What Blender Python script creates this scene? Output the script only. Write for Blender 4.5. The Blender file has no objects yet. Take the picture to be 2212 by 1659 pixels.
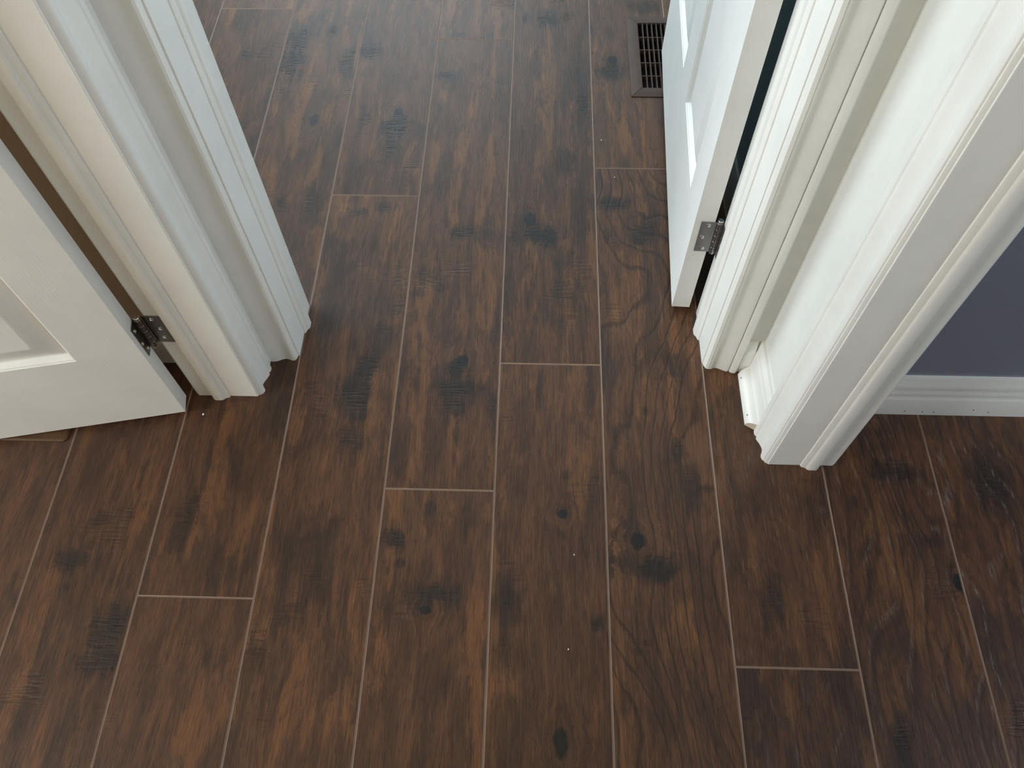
import bpy, math, random
from mathutils import Matrix, Vector

sc = bpy.context.scene
col = sc.collection
random.seed(7)

# ---------------------------------------------------------------- camera
F_PX, PITCH, ROLL, YAW = 1727.39, 0.534961, -0.0182907, 0.0435829
CAM = Vector((0.05833, 0.0, 1.29908))
fw = Vector((0, math.sin(PITCH), -math.cos(PITCH)))
up = Vector((0, math.cos(PITCH), math.sin(PITCH)))
rt = Vector((1, 0, 0))
r2 = rt * math.cos(ROLL) + up * math.sin(ROLL)
u2 = up * math.cos(ROLL) - rt * math.sin(ROLL)
RZ = Matrix.Rotation(YAW, 3, 'Z')
r2, u2, fw = RZ @ r2, RZ @ u2, RZ @ fw
cam = bpy.data.cameras.new('camera')
cam.sensor_width = 36.0
cam.lens = F_PX / 2212 * 36.0
cam.clip_start = 0.01
cam_o = bpy.data.objects.new('camera', cam)
col.objects.link(cam_o)
M = Matrix((r2, u2, -fw)).transposed().to_4x4()
M.translation = CAM
cam_o.matrix_world = M
sc.camera = cam_o

# ---------------------------------------------------------------- world, light, exposure
w = bpy.data.worlds.new('daylight')
sc.world = w
w.use_nodes = True
bg = w.node_tree.nodes['Background']
bg.inputs['Color'].default_value = (0.72, 0.86, 1.0, 1)
bg.inputs['Strength'].default_value = 1.0


def area_light(name, loc, target, sx, sy, power, color):
    l = bpy.data.lights.new(name, 'AREA')
    l.shape = 'RECTANGLE'
    l.size, l.size_y = sx, sy
    l.energy = power
    l.color = color
    o = bpy.data.objects.new(name, l)
    col.objects.link(o)
    o.location = loc
    d = Vector(target) - Vector(loc)
    o.rotation_euler = d.to_track_quat('-Z', 'Z').to_euler()
    return o


# daylight through the windows of the three rooms, a ceiling lamp in the hall, an added haze light
area_light('far_room_daylight', (-2.52, 1.95, 1.55), (0.0, 1.95, 1.20), 1.55, 1.25, 58, (0.80, 0.93, 1.0))
area_light('left_room_daylight', (-4.10, -0.98, 1.55), (0.0, -0.90, 1.20), 1.2, 1.25, 120, (0.93, 0.98, 1.0))
area_light('right_room_daylight', (2.52, -0.45, 1.55), (0.0, 0.10, 1.0), 1.0, 1.2, 25, (0.76, 0.87, 1.0))
area_light('hall_ceiling_lamp', (0.02, -0.55, 2.36), (0.02, -0.55, 0.0), 0.75, 1.3, 5.6, (1.0, 0.78, 0.44))
area_light('far_room_added_haze_light', (-0.75, 4.12, 1.50), (-0.75, 0.0, 1.10), 1.7, 1.25, 36, (0.80, 0.92, 1.0))  # added light on the unseen back wall, puts haze on the far floor

vs = sc.view_settings
sc.display_settings.display_device = 'sRGB'
vs.view_transform = 'Standard'
vs.look = 'None'
vs.exposure = 0.0
vs.gamma = 1.0
vs.use_curve_mapping = False
sc.cycles.max_bounces = 8
sc.cycles.diffuse_bounces = 5
sc.cycles.glossy_bounces = 4
sc.cycles.caustics_reflective = False
sc.cycles.caustics_refractive = False
sc.cycles.sample_clamp_indirect = 6.0
sc.cycles.use_denoising = True


# ---------------------------------------------------------------- helpers
class MB:
    """collects vertices and faces of one mesh"""

    def __init__(self):
        self.v, self.f, self.m = [], [], []

    def face(self, pts, mat=0):
        n = len(self.v)
        self.v += [tuple(p) for p in pts]
        self.f.append(tuple(range(n, n + len(pts))))
        self.m.append(mat)

    def box(self, a, b, mat=0):
        x0, y0, z0 = a
        x1, y1, z1 = b
        n = len(self.v)
        self.v += [(x0, y0, z0), (x1, y0, z0), (x1, y1, z0), (x0, y1, z0),
                   (x0, y0, z1), (x1, y0, z1), (x1, y1, z1), (x0, y1, z1)]
        for q in ((0, 3, 2, 1), (4, 5, 6, 7), (0, 1, 5, 4), (1, 2, 6, 5), (2, 3, 7, 6), (3, 0, 4, 7)):
            self.f.append(tuple(n + i for i in q))
            self.m.append(mat)

    def loft(self, rings, closed=True, caps=True, mat=0):
        n = len(self.v)
        k = len(rings[0])
        for r in rings:
            self.v += [tuple(p) for p in r]
        for i in range(len(rings) - 1):
            for j in range(k if closed else k - 1):
                j2 = (j + 1) % k
                self.f.append((n + i * k + j, n + i * k + j2, n + (i + 1) * k + j2, n + (i + 1) * k + j))
                self.m.append(mat)
        if caps:
            self.f.append(tuple(n + j for j in reversed(range(k))))
            self.f.append(tuple(n + (len(rings) - 1) * k + j for j in range(k)))
            self.m += [mat, mat]

    def tube(self, a, b, r, seg=14, mat=0):
        a, b = Vector(a), Vector(b)
        d = (b - a).normalized()
        s = d.orthogonal().normalized()
        t = d.cross(s)
        rings = []
        for p in (a, b):
            rings.append([p + (s * math.cos(2 * math.pi * i / seg) + t * math.sin(2 * math.pi * i / seg)) * r for i in range(seg)])
        self.loft(rings, mat=mat)

    def build(self, name, mats, parent=None, bevel=0.0, seg=2, smooth=None, origin=None):
        me = bpy.data.meshes.new(name)
        vv = self.v
        if origin:
            vv = [tuple(Vector(p) - Vector(origin)) for p in vv]
        me.from_pydata(vv, [], self.f)
        if not isinstance(mats, (list, tuple)):
            mats = [mats]
        for m in mats:
            me.materials.append(m)
        for p, i in zip(me.polygons, self.m):
            p.material_index = i
        import bmesh
        bm = bmesh.new()
        bm.from_mesh(me)
        bmesh.ops.remove_doubles(bm, verts=bm.verts, dist=1e-6)
        bmesh.ops.recalc_face_normals(bm, faces=bm.faces)
        bm.to_mesh(me)
        bm.free()
        o = bpy.data.objects.new(name, me)
        col.objects.link(o)
        if parent:
            o.parent = parent
        if origin:
            o.location = origin
        if bevel:
            b = o.modifiers.new('edge', 'BEVEL')
            b.width = bevel
            b.segments = seg
            b.limit_method = 'ANGLE'
            b.angle_limit = math.radians(30)
        if smooth is not None:
            me.shade_smooth()
            me.set_sharp_from_angle(angle=math.radians(smooth))
        return o


def empty(name, loc=(0, 0, 0)):
    o = bpy.data.objects.new(name, None)
    o.empty_display_size = 0.05
    col.objects.link(o)
    o.location = loc
    return o


def tag(o, label=None, cat=None, kind=None, group=None):
    if label:
        o['label'] = label
    if cat:
        o['category'] = cat
    if kind:
        o['kind'] = kind
    if group:
        o['group'] = group
    return o


# ---------------------------------------------------------------- materials
class NT:
    def __init__(self, name):
        self.mat = bpy.data.materials.new(name)
        self.mat.use_nodes = True
        self.nt = self.mat.node_tree
        self.bsdf = self.nt.nodes['Principled BSDF']

    def n(self, kind, **kw):
        nd = self.nt.nodes.new(kind)
        for k, v in kw.items():
            setattr(nd, k, v)
        return nd

    def put(self, sock, val):
        if isinstance(val, bpy.types.NodeSocket):
            self.nt.links.new(val, sock)
        elif val is not None:
            sock.default_value = val

    def math(self, op, a, b=None, c=None, clamp=False):
        nd = self.n('ShaderNodeMath', operation=op)
        nd.use_clamp = clamp
        for s, v in zip(nd.inputs, (a, b, c)):
            self.put(s, v)
        return nd.outputs[0]

    def vmath(self, op, a, b=None):
        nd = self.n('ShaderNodeVectorMath', operation=op)
        for s, v in zip(nd.inputs, (a, b)):
            self.put(s, v)
        return nd.outputs['Value'] if op in ('LENGTH', 'DOT_PRODUCT') else nd.outputs[0]

    def noise(self, vec, scale=1.0, detail=2.0, rough=0.5, dist=0.0, w=None, out='Fac'):
        nd = self.n('ShaderNodeTexNoise')
        nd.noise_dimensions = '4D' if w is not None else '3D'
        self.put(nd.inputs['Vector'], vec)
        if w is not None:
            self.put(nd.inputs['W'], w)
        nd.inputs['Scale'].default_value = scale
        nd.inputs['Detail'].default_value = detail
        nd.inputs['Roughness'].default_value = rough
        nd.inputs['Distortion'].default_value = dist
        return nd.outputs['Factor' if out == 'Fac' and 'Factor' in nd.outputs else out]

    def step(self, v, lo, hi, a=0.0, b=1.0, smooth=True):
        nd = self.n('ShaderNodeMapRange')
        nd.interpolation_type = 'SMOOTHSTEP' if smooth else 'LINEAR'
        self.put(nd.inputs[0], v)
        for i, x in enumerate((lo, hi, a, b)):
            self.put(nd.inputs[i + 1], x)
        return nd.outputs[0]

    def mix(self, f, a, b, blend='MIX'):
        nd = self.n('ShaderNodeMix', data_type='RGBA', blend_type=blend)
        self.put(nd.inputs[0], f)
        self.put(nd.inputs[6], a if isinstance(a, bpy.types.NodeSocket) else (*a, 1))
        self.put(nd.inputs[7], b if isinstance(b, bpy.types.NodeSocket) else (*b, 1))
        return nd.outputs[2]

    def xyz(self, x=0.0, y=0.0, z=0.0):
        nd = self.n('ShaderNodeCombineXYZ')
        for s, v in zip(nd.inputs, (x, y, z)):
            self.put(s, v)
        return nd.outputs[0]

    def bump(self, h, dist, strength=1.0):
        nd = self.n('ShaderNodeBump')
        nd.inputs['Strength'].default_value = strength
        nd.inputs['Distance'].default_value = dist
        self.put(nd.inputs['Height'], h)
        self.put(self.bsdf.inputs['Normal'], nd.outputs[0])

    def set(self, color=None, rough=None, metal=None, spec=None):
        b = self.bsdf
        if color is not None:
            self.put(b.inputs['Base Color'], color if isinstance(color, bpy.types.NodeSocket) else (*color, 1))
        if rough is not None:
            self.put(b.inputs['Roughness'], rough)
        if metal is not None:
            self.put(b.inputs['Metallic'], metal)
        if spec is not None:
            self.put(b.inputs['Specular IOR Level'], spec)


def paint(name, color, rough=0.4, grain=None, bump=0.0003, var=0.03):
    t = NT(name)
    co = t.n('ShaderNodeTexCoord').outputs['Object']
    n1 = t.noise(co, 7.0, 4.0, 0.6)
    c2 = tuple(min(1, c * (1 - var * 2)) for c in color)
    t.set(t.mix(t.step(n1, 0.35, 0.7), color, c2), rough)
    if grain == 'wood':
        v = t.vmath('MULTIPLY', co, (420.0, 420.0, 9.0))
        h = t.noise(v, 1.0, 3.0, 0.6)
    elif grain == 'roller':
        h = t.noise(co, 260.0, 2.0, 0.5)
    else:
        v = t.vmath('MULTIPLY', co, (90.0, 90.0, 6.0))
        h = t.noise(v, 1.0, 2.0, 0.5)
    t.bump(h, bump)
    return t.mat


WHITE = (0.80, 0.80, 0.775)
M_TRIM = paint('white_trim_paint', WHITE, 0.34, None, 0.00018)
M_DOOR = paint('white_door_paint', (0.78, 0.785, 0.77), 0.36, 'wood', 0.0002)
M_WALL = paint('pale_wall_paint', (0.74, 0.75, 0.72), 0.62, 'roller', 0.00025)
M_SLATE = paint('slate_blue_wall_paint', (0.205, 0.212, 0.268), 0.5, 'roller', 0.0003)
M_TEAL = paint('pale_teal_wall_paint', (0.52, 0.68, 0.74), 0.5, 'roller', 0.0003)
M_BROWN = paint('brown_wall_paint', (0.62, 0.48, 0.345), 0.6, 'roller', 0.0003)
M_BEIGE = paint('beige_wall_paint', (0.66, 0.56, 0.40), 0.6, 'roller', 0.0003)
M_CEIL = paint('ceiling_paint', (0.78, 0.78, 0.77), 0.8, 'roller', 0.0005)
M_RAW = paint('bare_cut_wood', (0.62, 0.52, 0.42), 0.7, 'wood', 0.0004)
M_HOLE = paint('filled_nail_dent', (0.22, 0.21, 0.19), 0.7)
M_CHIP = paint('white_paint_chip', (0.85, 0.84, 0.80), 0.5)
M_SUB = paint('underlayment', (0.10, 0.07, 0.05), 0.9)
M_DUCT = paint('dark_duct_sheet', (0.035, 0.033, 0.033), 0.6)
M_REG = paint('brown_enamel', (0.085, 0.056, 0.046), 0.55, 'roller', 0.0001)
M_TAN = paint('tan_brown_enamel', (0.085, 0.046, 0.021), 0.5, 'roller', 0.0001)

for m_ in (M_REG, M_TAN):
    m_.node_tree.nodes['Principled BSDF'].inputs['Specular IOR Level'].default_value = 0.2


def metal(name, color, rough):
    t = NT(name)
    co = t.n('ShaderNodeTexCoord').outputs['Object']
    v = t.vmath('MULTIPLY', co, (900.0, 900.0, 60.0))
    n1 = t.noise(v, 1.0, 2.0, 0.5)
    t.set(color, t.step(n1, 0.2, 0.8, rough - 0.06, rough + 0.08), 1.0)
    t.bump(n1, 0.00005)
    return t.mat


M_NICKEL = metal('satin_nickel', (0.34, 0.335, 0.335), 0.34)
M_BRONZE = metal('dark_nickel', (0.25, 0.225, 0.20), 0.36)
M_SCREW = metal('bright_screw_steel', (0.75, 0.74, 0.72), 0.22)

NS, NK = 10, 2


def wood():
    t = NT('dark_hickory_laminate')
    co = t.n('ShaderNodeTexCoord').outputs['Object']
    rnd = t.n('ShaderNodeObjectInfo').outputs['Random']
    w = t.math('MULTIPLY', rnd, 61.0)

    def attr(name):
        return t.n('ShaderNodeAttribute', attribute_type='OBJECT', attribute_name=name)

    sep = t.n('ShaderNodeSeparateXYZ')
    t.put(sep.inputs[0], co)
    x, y = sep.outputs[0], sep.outputs[1]
    # slow meander of the grain
    me1 = t.noise(t.xyz(t.math('MULTIPLY', x, 7.0), t.math('MULTIPLY', y, 2.0)), 1.0, 2.0, 0.5, 0.0, w)
    xw = t.math('ADD', x, t.math('MULTIPLY', t.math('SUBTRACT', me1, 0.5), 0.05))
    knots = None
    halo = None
    for k in range(NK):
        a = attr(f'k{k}')
        d = t.vmath('SUBTRACT', co, a.outputs['Vector'])
        s2 = t.n('ShaderNodeSeparateXYZ')
        t.put(s2.inputs[0], a.outputs['Vector'])
        sd = t.n('ShaderNodeSeparateXYZ')
        t.put(sd.inputs[0], d)
        r = s2.outputs[2]
        ex = t.math('DIVIDE', sd.outputs[0], r)
        ey = t.math('DIVIDE', sd.outputs[1], t.math('MULTIPLY', r, a.outputs['Alpha']))
        jn = t.noise(co, 90.0, 2.0, 0.6, 0.0, w)
        q = t.math('ADD', t.math('MULTIPLY', ex, ex), t.math('MULTIPLY', ey, ey))
        q = t.math('MULTIPLY', q, t.step(jn, 0.25, 0.75, 0.55, 1.6, False))
        g = t.math('EXPONENT', t.math('MULTIPLY', q, -0.16))
        # grain closes round the knot: pull the grain coordinate towards it
        xw = t.math('SUBTRACT', xw, t.math('MULTIPLY', t.math('MULTIPLY', g, 0.85), sd.outputs[0]))
        core = t.step(q, 1.5, 0.45)
        rim = t.math('MULTIPLY', t.step(q, 6.0, 2.0), 0.25)
        kk = t.math('MAXIMUM', core, rim)
        knots = kk if knots is None else t.math('MAXIMUM', knots, kk)
        halo = g if halo is None else t.math('MAXIMUM', halo, g)
    # dark stains
    streak = t.noise(t.xyz(t.math('MULTIPLY', xw, 75.0), t.math('MULTIPLY', y, 7.0)), 1.0, 3.0, 0.6, 0.0, w)
    cloud = t.noise(t.xyz(t.math('MULTIPLY', x, 32.0), t.math('MULTIPLY', y, 20.0)), 1.0, 4.0, 0.62, 0.4, w)
    jag = t.math('ADD', t.math('MULTIPLY', t.math('SUBTRACT', streak, 0.5), 2.6),
                 t.math('MULTIPLY', t.math('SUBTRACT', cloud, 0.5), 3.0))
    spots = None
    for i in range(NS):
        a = attr(f's{i}')
        if i % 3 == 0:
            st = t.n('ShaderNodeSeparateXYZ')
            t.put(st.inputs[0], attr(f'w{i // 3}').outputs['Vector'])
        s2 = t.n('ShaderNodeSeparateXYZ')
        t.put(s2.inputs[0], a.outputs['Vector'])
        ex = t.math('DIVIDE', t.math('SUBTRACT', x, s2.outputs[0]), s2.outputs[2])
        ey = t.math('DIVIDE', t.math('SUBTRACT', y, s2.outputs[1]), a.outputs['Alpha'])
        d = t.math('SQRT', t.math('ADD', t.math('MULTIPLY', ex, ex), t.math('MULTIPLY', ey, ey)))
        m = t.math('MULTIPLY', t.step(t.math('ADD', d, jag), 1.60, 0.25), st.outputs[i % 3])
        spots = m if spots is None else t.math('MAXIMUM', spots, m)
    # natural variation everywhere
    blotch = t.noise(t.xyz(t.math('MULTIPLY', xw, 13.0), t.math('MULTIPLY', y, 4.6)), 1.0, 5.0, 0.66, 0.5, w)
    mid = t.noise(t.xyz(t.math('MULTIPLY', xw, 48.0), t.math('MULTIPLY', y, 6.0)), 1.0, 5.0, 0.68, 0.35, w)
    fine = t.noise(t.xyz(t.math('MULTIPLY', xw, 520.0), t.math('MULTIPLY', y, 16.0)), 1.0, 3.0, 0.65, 0.0, w)
    pore = t.noise(t.xyz(t.math('MULTIPLY', xw, 950.0), t.math('MULTIPLY', y, 55.0)), 1.0, 2.0, 0.5, 0.0, w)
    # cathedral rings on the planks that show them
    rw = t.noise(t.xyz(t.math('MULTIPLY', x, 5.0), t.math('MULTIPLY', y, 2.4)), 1.0, 1.5, 0.5, 0.0, w)
    ph = t.math('ADD', t.math('MULTIPLY', xw, 105.0), t.math('MULTIPLY', rw, 38.0))
    ph = t.math('ADD', ph, t.math('MULTIPLY', cloud, 1.4))
    ring = t.math('ABSOLUTE', t.math('SINE', ph))
    rings = t.math('MULTIPLY', t.step(t.math('ADD', ring, t.math('MULTIPLY', t.math('SUBTRACT', streak, 0.5), 0.6)), 0.45, 0.05), attr('ring').outputs['Fac'])
    # saw chatter across the stained patches
    cz = t.noise(t.xyz(t.math('MULTIPLY', x, 28.0), t.math('MULTIPLY', y, 230.0)), 1.0, 2.0, 0.5, 0.3, w)
    chat = t.step(cz, 0.42, 0.62)
    chm = t.math('MAXIMUM', t.step(spots, 0.35, 0.7), t.step(t.noise(co, 9.0, 2.0, 0.5, 0.0, w), 0.60, 0.68))
    chm = t.math('MULTIPLY', chm, t.step(cloud, 0.35, 0.55))

    patch = t.noise(t.xyz(t.math('MULTIPLY', xw, 26.0), t.math('MULTIPLY', y, 8.0)), 1.0, 6.0, 0.68, 0.9, t.math('ADD', w, 3.0))
    tone = t.step(t.math('ADD', t.math('MULTIPLY', mid, 0.5), t.math('MULTIPLY', patch, 0.5)), 0.40, 0.60)
    c = t.mix(tone, (0.055, 0.0272, 0.0162), (0.099, 0.0445, 0.0225))
    warm = t.noise(t.xyz(t.math('MULTIPLY', xw, 30.0), t.math('MULTIPLY', y, 2.6)), 1.0, 3.0, 0.6, 0.3, t.math('ADD', w, 9.0))
    c = t.mix(t.math('MULTIPLY', t.step(t.math('ADD', warm, t.math('MULTIPLY', t.math('SUBTRACT', patch, 0.5), 0.6)), 0.53, 0.66), 0.72), c, (0.150, 0.066, 0.0255))
    c = t.mix(t.math('MULTIPLY', t.step(t.math('ADD', blotch, t.math('MULTIPLY', t.math('SUBTRACT', streak, 0.5), 0.35)), 0.52, 0.64), 0.60), c, (0.025, 0.0165, 0.0125))
    c = t.mix(t.math('MULTIPLY', spots, 0.92), c, (0.0125, 0.0110, 0.0098))
    c = t.mix(t.math('MULTIPLY', rings, 0.75), c, (0.022, 0.0135, 0.010))
    c = t.mix(knots, c, (0.0115, 0.0108, 0.010))
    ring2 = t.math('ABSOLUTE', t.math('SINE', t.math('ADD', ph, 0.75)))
    painted_sheen = t.math('MULTIPLY', t.step(ring2, 0.42, 0.05), t.step(t.noise(t.xyz(t.math('MULTIPLY', xw, 330.0), t.math('MULTIPLY', y, 38.0)), 1.0, 3.0, 0.65, 0.0, w), 0.45, 0.60))
    painted_sheen = t.math('MULTIPLY', t.math('MULTIPLY', painted_sheen, t.step(cloud, 0.38, 0.60)), attr('painted_sheen').outputs['Fac'])
    c = t.mix(painted_sheen, c, (0.155, 0.130, 0.112))  # grey streaks put the glints of the embossed grain into the colour
    fv = t.step(fine, 0.25, 0.75, 0.55, 1.45, False)
    pv = t.step(pore, 0.34, 0.48, 0.62, 1.0)
    cv = t.math('SUBTRACT', 1.0, t.math('MULTIPLY', t.math('MULTIPLY', chat, chm), 0.32))
    br = t.math('MULTIPLY', t.math('MULTIPLY', fv, pv), cv)
    br = t.math('MULTIPLY', br, t.step(rnd, 0.0, 1.0, 0.88, 1.12, False))
    cc = t.n('ShaderNodeCombineColor')
    for s in cc.inputs:
        t.put(s, br)
    c = t.mix(1.0, c, cc.outputs[0], 'MULTIPLY')
    rough = t.step(fine, 0.2, 0.8, 0.36, 0.50, False)
    t.set(c, rough, spec=0.36)
    h = t.math('ADD', t.math('MULTIPLY', fine, 0.55), t.math('MULTIPLY', pore, 0.25))
    h = t.math('SUBTRACT', h, t.math('MULTIPLY', t.math('MULTIPLY', chat, chm), 0.55))
    h = t.math('SUBTRACT', h, t.math('MULTIPLY', rings, 0.6))
    t.bump(h, 0.0007)
    return t.mat


M_WOOD = wood()


def bevel_mat():
    t = NT('plank_bevel_edge')
    co = t.n('ShaderNodeTexCoord').outputs['Object']
    n1 = t.noise(co, 40.0, 3.0, 0.6)
    t.set(t.mix(n1, (0.19, 0.125, 0.095), (0.28, 0.19, 0.145)), 0.5)
    return t.mat


M_EDGE = bevel_mat()

# ---------------------------------------------------------------- floor
PW = 0.193
Y_LO, Y_HI = -1.60, 4.20
X_LO, X_HI = -4.2, 2.6
HOLES = [(0.316, 0.400, 1.603, 1.853), (-1.056, -0.812, 0.660, 0.738)]   # duct openings under the two registers


def rect_grid(x0, x1, y0, y1, holes):
    """the rectangle cut into cells, minus the holes"""
    xs, ys = {x0, x1}, {y0, y1}
    for a, b, c, d in holes:
        for v in (a, b):
            if x0 < v < x1:
                xs.add(v)
        for v in (c, d):
            if y0 < v < y1:
                ys.add(v)
    xs, ys = sorted(xs), sorted(ys)
    for i in range(len(xs) - 1):
        for j in range(len(ys) - 1):
            cx, cy = (xs[i] + xs[i + 1]) / 2, (ys[j] + ys[j + 1]) / 2
            if not any(a < cx < b and c < cy < d for a, b, c, d in holes):
                yield xs[i], xs[i + 1], ys[j], ys[j + 1]


sub = MB()
for a, b, c, d in rect_grid(X_LO - 0.1, X_HI + 0.1, Y_LO - 0.1, Y_HI + 0.1, HOLES):
    sub.box((a, c, -0.14), (b, d, -0.0085))
floor = sub.build('floor', M_SUB)
tag(floor, 'floor of wide dark brown hickory-look laminate planks with pale bevelled joints', 'floor', 'structure')

SPOTS = [(-671, 1715, 16, 14, 0.5), (-548, 1678, 32, 73, 0.8), (-547, 1769, 30, 55, 0.7), (-464, 1811, 14, 28, 0.6), (-411, 1694, 21, 66, 0.7), (-556, 1567, 16, 41, 0.5), (-432, 1223, 18, 54, 0.6), (-490, 1208, 12, 34, 0.6), (-368, 1728, 47, 36, 0.6), (-270, 1464, 41, 40, 0.85), (-271, 1394, 17, 42, 0.7), (-263, 1212, 26, 16, 0.7), (-316, 1193, 18, 13, 0.6), (-287, 1095, 59, 25, 0.35), (-234, 945, 23, 45, 0.4), (-230, 878, 23, 54, 0.55), (-325, 911, 42, 39, 0.4), (-254, 803, 27, 36, 0.8), (-269, 747, 33, 60, 0.8), (-267, 646, 34, 33, 0.55), (-321, 469, 41, 45, 0.4), (-227, 521, 10, 42, 0.6), (-256, 606, 12, 16, 0.4), (-222, 375, 15, 34, 0.5), (-90, 1142, 24, 21, 0.7), (-160, 1026, 29, 24, 0.5), (-130, 995, 19, 12, 0.5), (-176, 980, 14, 14, 0.5), (-94, 876, 36, 27, 0.35), (-83, 800, 22, 17, 0.85), (-73, 757, 45, 28, 0.8), (-82, 720, 24, 34, 0.7), (-74, 662, 7, 39, 0.6), (-160, 1644, 28, 20, 0.6), (-22, 1660, 17, 34, 0.5), (-48, 1475, 11, 54, 0.6), (-47, 1395, 11, 18, 0.6), (-137, 1801, 18, 11, 0.5), (-111, 515, 10, 12, 0.5), (-165, 459, 22, 20, 0.8), (-46, 512, 16, 50, 0.5), (-151, 418, 8, 6, 0.6), (-92, 366, 44, 21, 0.8), (-170, 351, 8, 17, 0.6), (-64, 232, 6, 27, 0.5), (91, 1868, 34, 38, 0.8), (27, 1867, 10, 23, 0.6), (173, 1538, 18, 79, 0.7), (157, 1668, 40, 84, 0.4), (131, 1351, 21, 36, 0.6), (73, 1137, 54, 28, 0.9), (151, 1171, 14, 101, 0.5), (8, 954, 7, 28, 0.5), (125, 583, 11, 13, 0.5), (117, 474, 8, 8, 0.5), (75, 758, 5, 40, 0.5), (30, 353, 23, 37, 0.6), (23, 284, 22, 28, 0.5), (172, 324, 10, 15, 0.85), (167, 742, 9, 59, 0.5), (241, 1664, 34, 27, 0.8), (341, 1924, 36, 29, 0.6), (228, 1227, 35, 19, 0.8), (291, 1152, 29, 32, 0.8), (284, 1124, 12, 13, 0.9), (218, 1140, 10, 18, 0.6), (325, 641, 12, 28, 0.7), (273, 718, 7, 10, 0.6), (269, 423, 48, 26, 0.9), (342, 564, 18, 60, 0.6), (458, 356, 21, 59, 0.6), (460, 545, 32, 51, 0.4), (490, 203, 8, 20, 0.6), (702, 603, 41, 18, 0.7), (623, 169, 17, 39, 0.6), (736, 477, 28, 10, 0.5), (-675, 480, 14, 13, 0.6), (-700, 409, 43, 21, 0.7), (-759, 471, 8, 17, 0.6), (-676, 437, 16, 13, 0.6), (-612, 297, 31, 46, 0.8), (-606, 247, 40, 27, 0.7), (-701, 365, 11, 10, 0.6), (-687, 647, 12, 10, 0.5), (-533, 468, 18, 50, 0.6), (-441, 256, 6, 14, 0.5), (-779, 340, 11, 16, 0.5)]
KNOTS = [(-462, 1480, 11, 22), (-265, 1510, 12, 18), (-71, 819, 12, 13), (-104, 341, 11, 8), (51, 1182, 15, 21), (119, 511, 10, 10), (115, 150, 11, 23), (248, 1708, 13, 16), (246, 466, 14, 16), (768, 408, 12, 17)]
BUTTS = {-5: 0.75, -4: 1.900, -3: 0.352, -2: 1.2445, -1: 1.783, 0: 0.815, 1: 1.3365, 2: 0.265, 3: 0.750, 4: 0.800}
PL = 1.232
BV, BD = 0.0016, 0.0011


def plank(x0, x1, y0, y1, ring, painted_sheen):
    g = 0.0001
    X0, X1, Y0, Y1 = x0 + g, x1 - g, y0 + g, y1 - g
    i0, i1, j0, j1 = X0 + BV, X1 - BV, Y0 + BV, Y1 - BV
    hs = [h for h in HOLES if h[0] < x1 and h[1] > x0 and h[2] < y1 and h[3] > y0]
    mb = MB()
    if hs:
        for a, b, c, d in rect_grid(i0, i1, j0, j1, hs):
            mb.face([(a, c, 0), (b, c, 0), (b, d, 0), (a, d, 0)], 0)
    else:
        mb.face([(i0, j0, 0), (i1, j0, 0), (i1, j1, 0), (i0, j1, 0)], 0)
    e = [(X0, Y0, -BD), (X1, Y0, -BD), (X1, Y1, -BD), (X0, Y1, -BD)]
    t = [(i0, j0, 0), (i1, j0, 0), (i1, j1, 0), (i0, j1, 0)]
    b = [(p[0], p[1], -0.0082) for p in e]
    for k in range(4):
        k2 = (k + 1) % 4
        mb.face([e[k], e[k2], t[k2], t[k]], 1)
        mb.face([b[k], b[k2], e[k2], e[k]], 1)
    if not hs:
        mb.face(b[::-1], 1)
    o = mb.build('plank', [M_WOOD, M_EDGE], floor, origin=(x0, y0, 0.0))
    sp = [s for s in SPOTS if x0 <= s[0] / 1000 < x1 and y0 <= s[1] / 1000 < y1][:NS]
    kn = [k for k in KNOTS if x0 <= k[0] / 1000 < x1 and y0 <= k[1] / 1000 < y1][:NK]
    sl = [((s[0] / 1000 - x0), (s[1] / 1000 - y0), max(s[2], 7) / 1000, max(s[3], 7) / 1000, s[4]) for s in sp]
    rr = random.Random(int((x0 * 977 + y0 * 131) * 1000))
    if not sp:
        for _ in range(5):
            sl.append((rr.uniform(0.02, 0.17), rr.uniform(0.05, 1.1), rr.uniform(0.012, 0.04), rr.uniform(0.015, 0.06), rr.uniform(0.4, 0.8)))
    while len(sl) < NS:
        sl.append((9.0, 9.0, 0.01, 0.01, 0.0))
    for i, s in enumerate(sl):
        o[f's{i}'] = [float(v) for v in s[:4]]
    for i in range((NS + 2) // 3):
        ws = [min(1.0, sl[j][4] * 1.1) if j < NS else 0.0 for j in range(3 * i, 3 * i + 3)]
        o[f'w{i}'] = [float(v) for v in ws]
    kl = [((k[0] / 1000 - x0), (k[1] / 1000 - y0), max(6, k[2]) / 1000, k[3] / max(6, k[2])) for k in kn]
    while len(kl) < NK:
        kl.append((9.0, 9.0, 0.01, 1.0))
    for i, k in enumerate(kl):
        o[f'k{i}'] = [float(v) for v in k]
    o['ring'] = float(ring)
    o['painted_sheen'] = float(painted_sheen)
    return o


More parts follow.
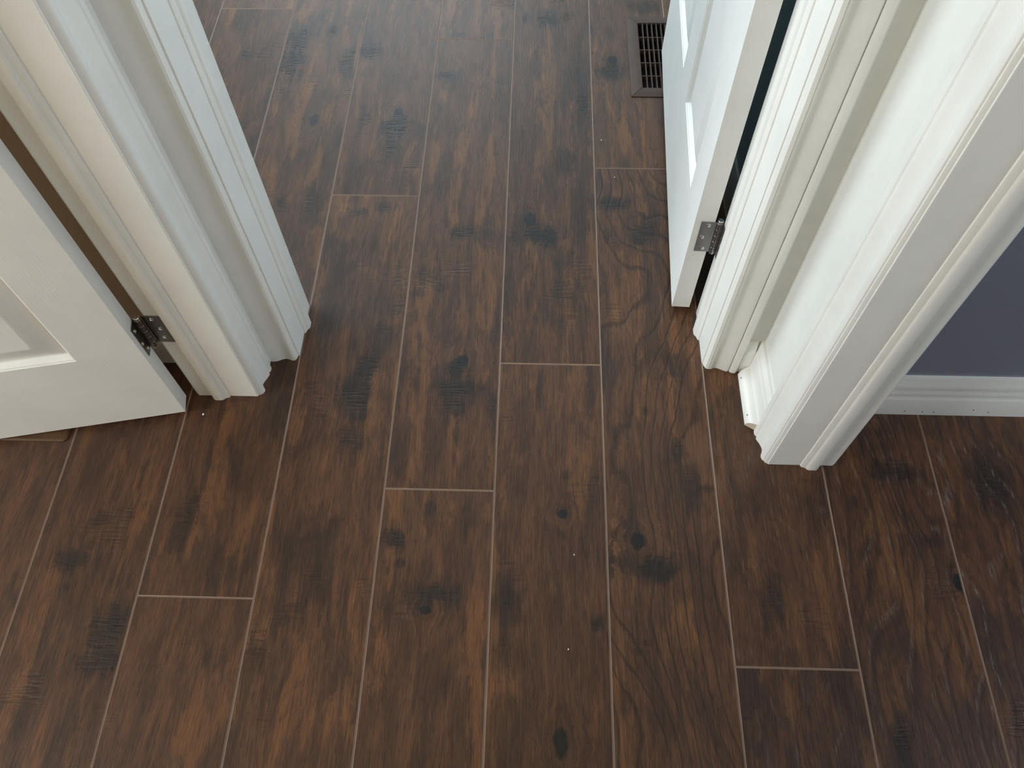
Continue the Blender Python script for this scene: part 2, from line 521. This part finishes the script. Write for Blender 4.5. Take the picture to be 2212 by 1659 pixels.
c0, c1 = math.floor(X_LO / PW), math.ceil(X_HI / PW)
for c in range(c0, c1):
    x0, x1 = max(c * PW, X_LO), min((c + 1) * PW, X_HI)
    b0 = BUTTS.get(c, random.uniform(0, PL))
    cuts = [b0 + k * PL for k in range(-6, 7)]
    if c == -3:
        cuts = [0.352 - 2 * PL, 0.352 - PL, 0.352, 0.88, 0.88 + PL, 0.88 + 2 * PL]
    if c == -4:
        cuts = [0.88 - 2 * PL, 0.88 - PL, 0.88, 1.900, 1.900 + PL]
    ys = [Y_LO] + [v for v in cuts if Y_LO + 0.05 < v < Y_HI - 0.05] + [Y_HI]
    for y0, y1 in zip(ys, ys[1:]):
        ring = 0.0
        if c == 1 and y0 < 0.3 < y1 + 0.9:
            ring = 0.85
        if c == 3 and y0 < 0.4 < y1:
            ring = 0.55
        if c == 4:
            ring = 0.5
        if c == 0 and y0 < 0.4 < y1:
            ring = 0.12
        painted_sheen = {2: 0.30, 3: 0.62, 4: 0.85, 5: 0.6}.get(c, 0.0) if y0 < 0.6 else 0.0  # painted glints only on the right-hand planks near the camera
        plank(x0, x1, y0, y1, ring, painted_sheen)

# ---------------------------------------------------------------- walls and ceilings
CZ = 2.44
DH = 2.05


def wall(name, boxes, mat, label):
    mb = MB()
    for a, b in boxes:
        mb.box(a, b)
    return tag(mb.build(name, mat), label, 'wall', 'structure')


J = 0.018     # jamb board thickness
# hall side walls with their doorways
wall('wall_left', [((-0.563, 0.731 + J, 0), (-0.450, 0.822, CZ)), ((-0.563, -0.045 - J, DH + J), (-0.450, 0.731 + J, CZ)),
                   ((-0.563, Y_LO, 0), (-0.450, -0.045 - J, CZ))], M_WALL, 'pale hall wall around the left doorway')
wall('wall_right', [((0.483, 0.613 + J, 0), (0.598, 0.818, CZ)), ((0.483, -0.163 - J, DH + J), (0.598, 0.613 + J, CZ)),
                    ((0.483, Y_LO, 0), (0.598, -0.163 - J, CZ))], M_WALL, 'narrow pale hall wall between the two right hand door frames')
wall('wall_end', [((X_LO, 0.822, 0), (-0.388 - J, 0.945, CZ)), ((-0.388 - J, 0.820, DH + J), (0.386 + J, 0.943, CZ)),
                  ((0.386 + J, 0.818, 0), (0.484, 0.941, CZ))], M_WALL, 'pale end wall around the opening into the far room')
wall('wall_left_room', [((X_LO, 0.814, 0), (-0.5635, 0.8218, CZ))], M_BROWN, 'tan brown wall glimpsed behind the left door')
wall('wall_right_room', [((0.598, 0.733, 0), (X_HI, 0.818, CZ))], M_SLATE, 'slate blue wall above white baseboard seen through the right doorway')
wall('wall_far_room', [((0.484, 0.818, 0), (0.60, Y_HI, CZ))], M_TEAL, 'teal grey wall glimpsed in shadow behind the right door')


def wall_with_window(name, num, axis, pos, thick, lo, hi, wlo, whi, mat, label):
    """outer wall normal to x with a window opening, a frame and muntins"""
    z0, z1 = 0.85, 2.10
    a, b = (pos, pos + thick) if thick > 0 else (pos + thick, pos)
    wall(name, [((a, lo, 0), (b, wlo, CZ)), ((a, whi, 0), (b, hi, CZ)), ((a, wlo, 0), (b, whi, z0)), ((a, wlo, z1), (b, whi, CZ))], mat, label)
    fr = empty(f'window_{num}', ((a + b) / 2, (wlo + whi) / 2, z0))
    tag(fr, f'white window frame in the {axis}', 'window', 'structure')
    f = MB()
    t = 0.05
    m0, m1 = (a + b) / 2 - 0.03, (a + b) / 2 + 0.03
    f.box((m0, wlo, z0), (m1, wlo + t, z1))
    f.box((m0, whi - t, z0), (m1, whi, z1))
    f.box((m0, wlo + t, z0), (m1, whi - t, z0 + t))
    f.box((m0, wlo + t, z1 - t), (m1, whi - t, z1))
    o = f.build('window_frame', M_TRIM)
    o.parent = fr
    o.matrix_parent_inverse = Matrix.Translation(fr.location).inverted()
    f = MB()
    f.box((m0 + 0.01, (wlo + whi) / 2 - 0.012, z0 + t), (m1 - 0.01, (wlo + whi) / 2 + 0.012, z1 - t))
    o = f.build('muntin', M_TRIM)
    o.parent = fr
    o.matrix_parent_inverse = Matrix.Translation(fr.location).inverted()


wall_with_window('wall_west', 1, 'far room', -2.60, -0.12, 0.945, Y_HI, 1.15, 2.75, M_WALL, 'pale outer wall of the far room with a window')
wall_with_window('wall_west_room', 2, 'left room', X_LO, -0.12, Y_LO, 0.945, -1.58, -0.38, M_BEIGE, 'outer wall of the left room with a window')
wall_with_window('wall_east', 3, 'right room', X_HI, 0.12, Y_LO, 0.818, -1.00, 0.10, M_SLATE, 'outer wall of the right room with a window')
wall('wall_north', [((X_LO, Y_HI, 0), (-1.60, Y_HI + 0.1, CZ)), ((0.10, Y_HI, 0), (0.60, Y_HI + 0.1, CZ)), ((-1.60, Y_HI, 0), (0.10, Y_HI + 0.1, 0.85)),
                    ((-1.60, Y_HI, 2.12), (0.10, Y_HI + 0.1, CZ))], M_WALL, 'pale back wall of the far room with an added window')
wf = empty('window_4', (-0.75, Y_HI + 0.05, 0.85))  # unseen window added to seat the haze light
tag(wf, 'added white window frame in the back wall of the far room', 'window', 'structure')
for a, b in (((-1.60, 0.85), (-1.55, 2.12)), ((0.05, 0.85), (0.10, 2.12)), ((-1.55, 0.85), (0.05, 0.90)), ((-1.55, 2.07), (0.05, 2.12)), ((-0.765, 0.90), (-0.735, 2.07))):
    mb = MB()
    mb.box((a[0], Y_HI + 0.02, a[1]), (b[0], Y_HI + 0.08, b[1]))
    o = mb.build('window_frame', M_TRIM, wf)
    o.matrix_parent_inverse = Matrix.Translation(wf.location).inverted()
wall('wall_south', [((X_LO, Y_LO - 0.1, 0), (X_HI, Y_LO, CZ))], M_BEIGE, 'beige wall behind the camera')
mb = MB()
mb.box((X_LO - 0.1, Y_LO - 0.1, CZ), (X_HI + 0.1, Y_HI + 0.1, CZ + 0.1))
tag(mb.build('ceiling', M_CEIL), 'white ceiling over hall and rooms', 'ceiling', 'structure')

# ---------------------------------------------------------------- door frames (jambs, stops, casings)
P_L = [(3, 0), (4, 3), (6, 6.5), (9, 9), (12, 10), (15, 9.8), (18, 8), (22, 5), (26, 3.6), (30, 4.2), (36, 7), (44, 10.5), (48, 12), (50.3, 12),
       (50.9, 9.8), (52, 9.4), (53, 10), (55, 12), (59, 13.2), (63, 13), (66, 11.6), (69, 9.5), (73, 8.6), (88, 8.6), (88, 0)]
P_EL = [(3, 0), (4, 4), (6, 8.5), (9, 10.6), (13, 10.8), (16, 9.6), (19, 8.4), (24, 7.2), (28, 7.4), (33, 9.2), (39, 12), (45, 13.8), (50, 14), (54, 13.6), (62, 13.4), (62, 0)]
P_ER = [(2, 0), (3, 5), (5, 8), (6, 10.5), (9, 12), (11, 12.8), (12, 12), (14, 12.6), (17, 12.4), (20, 10.6), (24, 9.6), (29, 10.6), (36, 13.6), (43, 16.8), (46.5, 17.2),
        (48, 16.6), (48.6, 14), (49.4, 14), (50, 17), (53, 19.6), (57, 20.8), (61, 20.6), (64, 18), (64, 0)]
P_R = [(2, 0), (3, 2.6), (5, 5), (6.5, 4.9), (7.5, 7), (11, 9.4), (16, 10), (20, 9), (25, 6.8), (30, 6), (35, 7), (41, 9.3), (46, 12), (50, 14), (52, 14),
       (53.4, 12.2), (55, 12.4), (57, 14.6), (61, 16), (66, 16), (69, 14), (69, 0)]
P_STD = P_R
P_S = [(0, 0), (0.5, 2.2), (3, 3.6), (6, 4.4), (9, 5.6), (11, 8), (13.5, 9.2), (17, 9.6), (26, 9.6), (29, 8.2), (32, 2.0), (33, 0)]


def door_frame(num, label, origin, uax, vax, width, depth, stop_at, front_far, front_near, far_only=False):
    """opening of the given width; u runs across it, v through the wall from the hall face, z up.
    The first side (u=0) is the far one, which the photograph shows."""
    U, V, Z = Vector(uax), Vector(vax), Vector((0, 0, 1))
    O = Vector(origin)
    root = empty(f'trim_{num}', O)
    tag(root, label, 'door frame', 'structure')
    P = lambda u, v, z: O * 0 + U * u + V * v + Z * z

    def prism(name, pts0, pts1, smooth=28, lab=None):
        mb = MB()
        mb.loft([pts0, pts1])
        o = mb.build(name, M_TRIM, root, smooth=smooth)
        if lab:
            o['label'] = lab
        return o

    def board(name, a, b):
        mb = MB()
        u0, v0, z0 = a
        u1, v1, z1 = b
        mb.loft([[P(u0, v0, z0), P(u1, v0, z0), P(u1, v1, z0), P(u0, v1, z0)], [P(u0, v0, z1), P(u1, v0, z1), P(u1, v1, z1), P(u0, v1, z1)]])
        return mb.build(name, M_TRIM, root, bevel=0.0012)

    board('side_jamb', (-J, 0, 0), (0, depth, DH))
    board('side_jamb', (width, 0, 0), (width + J, depth, DH))
    board('head_jamb', (-J, 0, DH), (width + J, depth, DH + J))
    ss = [(stop_at + s / 1000, d / 1000) for s, d in P_S]
    prism('door_stop', [P(d, s, 0) for s, d in ss], [P(d, s, DH - d) for s, d in ss])
    prism('door_stop', [P(width - d, s, 0) for s, d in ss], [P(width - d, s, DH - d) for s, d in ss])
    prism('door_stop', [P(d, s, DH - d) for s, d in ss], [P(width - d, s, DH - d) for s, d in ss])
    for prof, side, face in ((front_far, 0, 0), (front_near, 1, 0), (P_STD, 0, 1), (P_STD, 1, 1)):
        pp = [(t / 1000, d / 1000) for t, d in prof]
        uu = (lambda t: -t) if side == 0 else (lambda t: width + t)
        vv = (lambda d: -d) if face == 0 else (lambda d: depth + d)
        prism('casing', [P(uu(t), vv(d), 0) for t, d in pp], [P(uu(t), vv(d), DH + t) for t, d in pp])
    for face in (0, 1):
        vv = (lambda d: -d) if face == 0 else (lambda d: depth + d)
        pa = [(t / 1000, d / 1000) for t, d in (front_far if face == 0 else P_STD)]
        prism('head_casing', [P(-t, vv(d), DH + t) for t, d in pa], [P(width + t, vv(d), DH + t) for t, d in pa])
    return root


tf1 = door_frame(1, 'cream white door frame of the left doorway behind the open left door', (-0.450, 0.731, 0), (0, -1, 0), (-1, 0, 0), 0.776, 0.113, 0.053, P_L, P_STD)
tf2 = door_frame(2, 'white door frame around the opening straight ahead into the far room', (-0.387, 0.823, 0), (1, 0, 0), (0, 1, 0), 0.773, 0.120, 0.053, P_EL, P_ER)
tf3 = door_frame(3, 'white door frame of the right doorway beside the slate blue wall', (0.483, 0.613, 0), (0, -1, 0), (1, 0, 0), 0.776, 0.115, 0.057, P_R, P_STD)


# ---------------------------------------------------------------- baseboards
BB = [(0, 0), (12, 0), (12, 62), (11, 66), (9.6, 70), (9.8, 74), (8.4, 80), (6, 86), (5, 90), (0, 90)]
BB_R = [(0, 0), (13, 0), (13, 52), (12, 56), (10.4, 60), (10.8, 66), (10.8, 74), (9, 79), (9.6, 84), (9.0, 96), (6.6, 103), (6.2, 110), (4.5, 117), (0, 117)]


def run(name, prof, a, b, out, parent=None, mat=None, ma=0.0, mb_=0.0):
    """profile (depth, height in mm) swept from a to b on the wall face; out = direction into the room; ma / mb_ mitre slopes"""
    A, B, OUT, Z = Vector(a), Vector(b), Vector(out), Vector((0, 0, 1))
    D = (B - A).normalized()
    m = MB()
    m.loft([[A + OUT * (d / 1000) + Z * (h / 1000) + D * (ma * d / 1000) for d, h in prof],
            [B + OUT * (d / 1000) + Z * (h / 1000) + D * (mb_ * d / 1000) for d, h in prof]])
    return m.build(name, mat or M_TRIM, parent, smooth=30)


def disc(parent, c, n, r, mat, name):
    c, n = Vector(c), Vector(n).normalized()
    m = MB()
    m.tube(c - n * 0.0004, c + n * 0.0005, r, 10)
    return m.build(name, mat, parent)


bb = run('baseboard_right', BB, (0.483, 0.818, 0), (0.483, 0.674, 0), (-1, 0, 0))
tag(bb, 'short white baseboard on the narrow hall wall between two right door frames', 'baseboard', 'structure')
QR = [(0, 0)] + [(19 * math.cos(a * math.pi / 16), 20 * math.sin(a * math.pi / 16)) for a in range(9)]
sh = run('shoe_moulding', QR, (0.471, 0.806, 0), (0.471, 0.680, 0), (-1, 0, 0), bb, M_TRIM, 0.35, -0.62)
sh['label'] = 'white quarter round shoe moulding with a mitred end'
cut = MB()
cut.face([(0.471 - d / 1000, 0.6798 + 0.62 * d / 1000, h / 1000) for d, h in QR])
o = cut.build('cut_end', M_RAW, bb)
o['label'] = 'bare mitred end of the shoe moulding'
for yy, zz in ((0.786, 0.010), (0.706, 0.012)):
    an = math.asin(zz / 0.020)
    disc(bb, (0.471 - 0.019 * math.cos(an), yy, zz), (-math.cos(an), 0, math.sin(an)), 0.0016, M_HOLE, 'nail_dent')
tag(run('baseboard_end', BB, (0.451, 0.818, 0), (0.4705, 0.818, 0), (0, -1, 0)), 'tiny return of white baseboard in the corner beside the far door casing', 'baseboard', 'structure')
rb = tag(run('baseboard_right_room', BB_R, (0.616, 0.733, 0), (X_HI, 0.733, 0), (0, -1, 0)), 'stepped white baseboard below the slate blue wall', 'baseboard', 'structure')
for xx, zz in ((0.742, 0.014), (0.775, 0.012), (0.795, 0.012), (0.862, 0.022), (0.892, 0.015)):
    disc(rb, (xx, 0.720, zz), (0, -1, 0), 0.0015, M_HOLE, 'nail_dent')
tag(run('baseboard_left_room', BB, (X_LO, 0.814, 0), (-0.580, 0.814, 0), (0, -1, 0)), 'white baseboard in shadow behind the left door', 'baseboard', 'structure')
tag(run('baseboard_far_room', BB, (0.484, 0.958, 0), (0.484, Y_HI, 0), (-1, 0, 0)), 'white baseboard in shadow behind the right door', 'baseboard', 'structure')


# ---------------------------------------------------------------- doors
PAN = [(0, 0), (1.2, 1.5), (3.4, 2.4), (4.2, 4.2), (6.4, 6.4), (7.2, 8.2), (8.8, 11.0), (10.5, 11.8), (12.5, 11.5), (22, 8.6), (34, 4.6), (44, 1.6), (47, 1.0), (48, 1.0)]


def door_slab(width, height, thick, stile_a, mull, bottom, parent):
    """moulded six panel leaf; u from the hinge edge, hall face at v=0, back face at v=thick"""
    pw = 0.226
    a0, a1 = stile_a, stile_a + pw
    b0, b1 = a1 + mull, a1 + mull + pw
    rows = [(bottom, bottom + 0.60), (bottom + 0.72, bottom + 1.36), (bottom + 1.45, height - 0.11)]
    panels = [(u0, u1, z0, z1) for z0, z1 in rows for u0, u1 in ((a0, a1), (b0, b1))]
    m = MB()
    for face in (0, 1):
        v0, s = (0.0, 1) if face == 0 else (thick, -1)
        for x0, x1, z0, z1 in rect_grid(0, width, 0, height, panels):
            m.face([(x0, v0, z0), (x1, v0, z0), (x1, v0, z1), (x0, v0, z1)])
    m.face([(0, 0, 0), (0, thick, 0), (0, thick, height), (0, 0, height)])
    m.face([(width, 0, 0), (width, thick, 0), (width, thick, height), (width, 0, height)])
    m.face([(0, 0, 0), (width, 0, 0), (width, thick, 0), (0, thick, 0)])
    m.face([(0, 0, height), (width, 0, height), (width, thick, height), (0, thick, height)])
    m.build('slab', M_DOOR, parent)
    for face in (0, 1):
        v0, s = (0.0, 1) if face == 0 else (thick, -1)
        for x0, x1, z0, z1 in panels:
            p = MB()
            rings = [[(x0 + i / 1000, v0 + s * d / 1000, z0 + i / 1000), (x1 - i / 1000, v0 + s * d / 1000, z0 + i / 1000),
                      (x1 - i / 1000, v0 + s * d / 1000, z1 - i / 1000), (x0 + i / 1000, v0 + s * d / 1000, z1 - i / 1000)] for i, d in PAN]
            p.loft(rings, caps=False)
            p.face(rings[-1])
            p.build('panel', M_DOOR, parent, smooth=24)


def plate(parent, o, du, dv, dn, z0, z1, w, mat, name='leaf'):
    """thin hinge leaf: from o along du for w, between z0 and z1, proud along dn"""
    O, U, N = Vector((o[0], o[1], 0)), Vector((*du, 0)).normalized(), Vector((*dn, 0)).normalized()
    m = MB()
    t = 0.0016
    base = [O, O + U * w, O + U * w + N * t, O + N * t]
    m.loft([[p + Vector((0, 0, z0)) for p in base], [p + Vector((0, 0, z1)) for p in base]])
    return m.build(name, mat, parent, bevel=0.0004)


def screw(parent, c, n):
    c, n = Vector(c), Vector(n).normalized()
    m = MB()
    s = n.orthogonal().normalized()
    t = n.cross(s)
    seg = 16
    rings = []
    for r, h in ((0.0042, 0.0), (0.0040, 0.0006), (0.0030, 0.0010), (0.0019, 0.0009), (0.0014, -0.0002)):
        rings.append([c + n * h + (s * math.cos(2 * math.pi * i / seg) + t * math.sin(2 * math.pi * i / seg)) * r for i in range(seg)])
    m.loft(rings)
    return m.build('screw', M_SCREW, parent, smooth=40)


def hinge(door, zs, pin, leaf_a, leaf_b, mat):
    """zs bottom and top; pin (x, y); each leaf: start, direction, proud direction, width, [(along, z) screws]"""
    z0, z1 = zs
    h = empty('hinge', (0, 0, 0))
    h.parent = door
    h.matrix_parent_inverse = door.matrix_world.inverted()
    for (o, du, dn, w, scr) in (leaf_a, leaf_b):
        plate(h, o, du, du, dn, z0, z1, w, mat)
        U, N = Vector((*du, 0)).normalized(), Vector((*dn, 0)).normalized()
        for al, zz in scr:
            c = Vector((o[0], o[1], zz)) + U * al + N * 0.0016
            screw(h, c, N)
    n = 5
    for i in range(n):
        a = z0 + (z1 - z0) * i / n + 0.0004
        b = z0 + (z1 - z0) * (i + 1) / n - 0.0004
        m = MB()
        m.tube((pin[0], pin[1], a), (pin[0], pin[1], b), 0.0058, 18)
        m.build('knuckle', mat, h, bevel=0.0004, smooth=40)
    m = MB()
    m.tube((pin[0], pin[1], z0 - 0.004), (pin[0], pin[1], z0 + 0.001), 0.0044, 14)
    m.tube((pin[0], pin[1], z1 - 0.001), (pin[0], pin[1], z1 + 0.005), 0.0050, 14)
    m.build('hinge_pin', M_SCREW, h, bevel=0.001, smooth=40)
    return h


def make_door(num, label, corner, direction, width, gap, stile, mull, bottom, flip):
    """corner: hall-face bottom corner at the hinge edge; direction: unit along the leaf; back face lies to its right when flip"""
    d = Vector((*direction, 0)).normalized()
    nrm = Vector((d.y, -d.x, 0)) if flip else Vector((-d.y, d.x, 0))
    R = Matrix((d, nrm, Vector((0, 0, 1)))).transposed().to_4x4()
    root = empty(f'door_{num}')
    R.translation = Vector((corner[0], corner[1], gap))
    root.matrix_world = R
    tag(root, label, 'door', 'structure')
    door_slab(width, 2.015, 0.0345, stile, mull, bottom, root)
    return root


D1 = (-0.98142, -0.19187)
d1 = make_door(1, 'white panelled door swung open on the left in front of the brown wall', (-0.5735, 0.6885), D1, 0.762, 0.014, 0.102, 0.100, 0.200, True)
n1 = (-0.19187, 0.98142)
bpy.context.view_layer.update()
a1 = (-0.5735 + n1[0] * 0.0125, 0.6885 + n1[1] * 0.0125)
hinge(d1, (0.184, 0.258), (-0.5715, 0.7235),
      ((-0.5385, 0.731), (-1, 0), (0, -1), 0.0295, [(0.010, 0.2235), (0.0125, 0.199), (0.015, 0.249)]),
      (a1, n1, (0.98142, 0.19187), 0.0235, [(0.005, 0.2135), (0.011, 0.192), (0.008, 0.245)]), M_BRONZE)

D2 = (0.0418, 0.99913)
d2 = make_door(2, 'white panelled door opened into the far room beside the brown floor register', (0.3360, 0.9467), D2, 0.780, 0.014, 0.096, 0.100, 0.226, True)
bpy.context.view_layer.update()
hinge(d2, (0.184, 0.260), (0.3795, 0.9445),
      ((0.3475, 0.9462), (0.99913, -0.0418), (-0.0418, -0.99913), 0.026, [(0.0135, 0.252), (0.0075, 0.222), (0.013, 0.193)]),
      ((0.386, 0.9105), (0, 1), (-1, 0), 0.029, [(0.010, 0.252), (0.015, 0.222), (0.010, 0.193)]), M_NICKEL)


# ---------------------------------------------------------------- floor registers
def register(name, label, x0, x1, y0, y1, rim, hole, mat, n_fin, along, n_bar, rounded):
    root = empty(name, ((x0 + x1) / 2, (y0 + y1) / 2, 0))
    tag(root, label, 'floor vent')
    inv = Matrix.Translation(root.location).inverted()

    def add(m, nm, mt, **kw):
        o = m.build(nm, mt, root, **kw)
        o.matrix_parent_inverse = inv
        return o

    ix0, ix1, iy0, iy1 = x0 + rim, x1 - rim, y0 + rim, y1 - rim
    ht = 0.0055
    oc = [(x0, y0), (x1, y0), (x1, y1), (x0, y1)]
    ic = [(ix0, iy0), (ix1, iy0), (ix1, iy1), (ix0, iy1)]
    g = 0.0004
    if rounded:
        rings = []
        for f, z in ((0.0, 0.0003), (0.0, 0.0026), (0.06, 0.0040), (0.14, 0.0048), (0.24, 0.0046), (0.34, 0.0050), (0.46, 0.0058), (0.92, 0.0056), (1.0, 0.0046), (1.0, 0.0003)):
            i = rim * f
            rad = max(0.0015, 0.009 - i)
            pts = []
            for (cx, cy, a0) in ((x0 + i + rad, y0 + i + rad, 180), (x1 - i - rad, y0 + i + rad, 270), (x1 - i - rad, y1 - i - rad, 0), (x0 + i + rad, y1 - i - rad, 90)):
                for q in range(7):
                    an = math.radians(a0 + q * 15)
                    pts.append((cx + rad * math.cos(an), cy + rad * math.sin(an), z))
            rings.append(pts)
        m = MB()
        m.loft(rings, caps=False)
        add(m, 'rim', mat, smooth=40)
    for k in range(0 if rounded else 4):
        k2 = (k + 1) % 4
        A, B, C, D = Vector((*oc[k], 0)), Vector((*oc[k2], 0)), Vector((*ic[k2], 0)), Vector((*ic[k], 0))
        t = (B - A).normalized()
        A, B, C, D = A + t * g, B - t * g, C - t * g, D + t * g
        nrm = Vector((-t.y, t.x, 0))
        m = MB()
        prof = ((0.0, 0.0003), (0.0, 0.0022), (0.35, ht - 0.0006), (0.75, ht), (0.97, ht - 0.0004), (1.0, 0.0016), (1.0, 0.0003))
        m.loft([[A.lerp(D, f) + Vector((0, 0, z)) for f, z in prof], [B.lerp(C, f) + Vector((0, 0, z)) for f, z in prof]])
        add(m, 'frame_rail', mat, bevel=0.0005 if not rounded else 0.0012, smooth=35)
    # fins and cross bars hang inside the duct opening
    L0, L1 = (ix0, ix1) if along == 'y' else (iy0, iy1)
    for i in range(n_fin):
        c = L0 + (L1 - L0) * (i + 1) / (n_fin + 1)
        m = MB()
        if along == 'y':
            m.box((c - 0.0012, iy0 - 0.001, -0.010), (c + 0.0012, iy1 + 0.001, 0.0034))
        else:
            m.box((ix0 - 0.001, c - 0.0012, -0.010), (ix1 + 0.001, c + 0.0012, 0.0034))
        add(m, 'fin', mat)
    B0, B1 = (iy0, iy1) if along == 'y' else (ix0, ix1)
    for i in range(n_bar):
        c = B0 + (B1 - B0) * (i + 1) / (n_bar + 1)
        m = MB()
        if along == 'y':
            m.box((ix0 - 0.001, c - 0.0015, -0.012), (ix1 + 0.001, c + 0.0015, -0.0006))
        else:
            m.box((c - 0.0015, iy0 - 0.001, -0.012), (c + 0.0015, iy1 + 0.001, -0.0006))
        add(m, 'cross_bar', mat)
    a, b, c, d = hole
    m = MB()
    e = 0.0008
    a, b, c, d = a + e, b - e, c + e, d - e
    zt, zb = 0.0002, -0.125
    r = [[(a, c, z), (b, c, z), (b, d, z), (a, d, z)] for z in (zt, zb)]
    m.loft(r, caps=False)
    m.face(r[1])
    add(m, 'duct', M_DUCT)
    return root


register('floor_register', 'brown metal floor vent with a grid of fins, half under the right door', 0.288, 0.428, 1.573, 1.877, 0.029, HOLES[0], M_REG, 6, 'y', 4, False)
register('floor_register', 'tan brown floor vent with rounded rim peeking out under the left door', -1.086, -0.782, 0.628, 0.768, 0.029, HOLES[1], M_TAN, 6, 'x', 4, True)

# ---------------------------------------------------------------- crumbs on the floor
for i, (x, y, r, lab) in enumerate((
        (-0.546, 0.705 - 0.014, 0.0019, 'white paint chip on the floor in front of the left door frame'),
        (0.138, 0.439, 0.0011, 'white speck on the plank in the middle of the floor, the upper of two'),
        (0.127, 0.285, 0.0011, 'white speck low in the middle of the floor, the lower of two'),
        (0.212, 1.425, 0.0016, 'white speck on the far room floor left of the brown vent'),
        (0.238, 1.309, 0.0013, 'white speck just below the cross joint beside the right door'))):
    m = MB()
    rr = random.Random(i)
    k = 7
    rad = [r * rr.uniform(0.6, 1.15) for _ in range(k)]
    pts = lambda z, s: [(x + rad[j] * s * math.cos(6.2832 * j / k), y + rad[j] * 1.5 * s * math.sin(6.2832 * j / k), z) for j in range(k)]
    m.loft([pts(0.0, 0.9), pts(0.0006, 1.0), pts(0.0013, 0.6)])
    tag(m.build('paint_chip', M_CHIP, origin=(x, y, 0)), lab, 'paint chip')
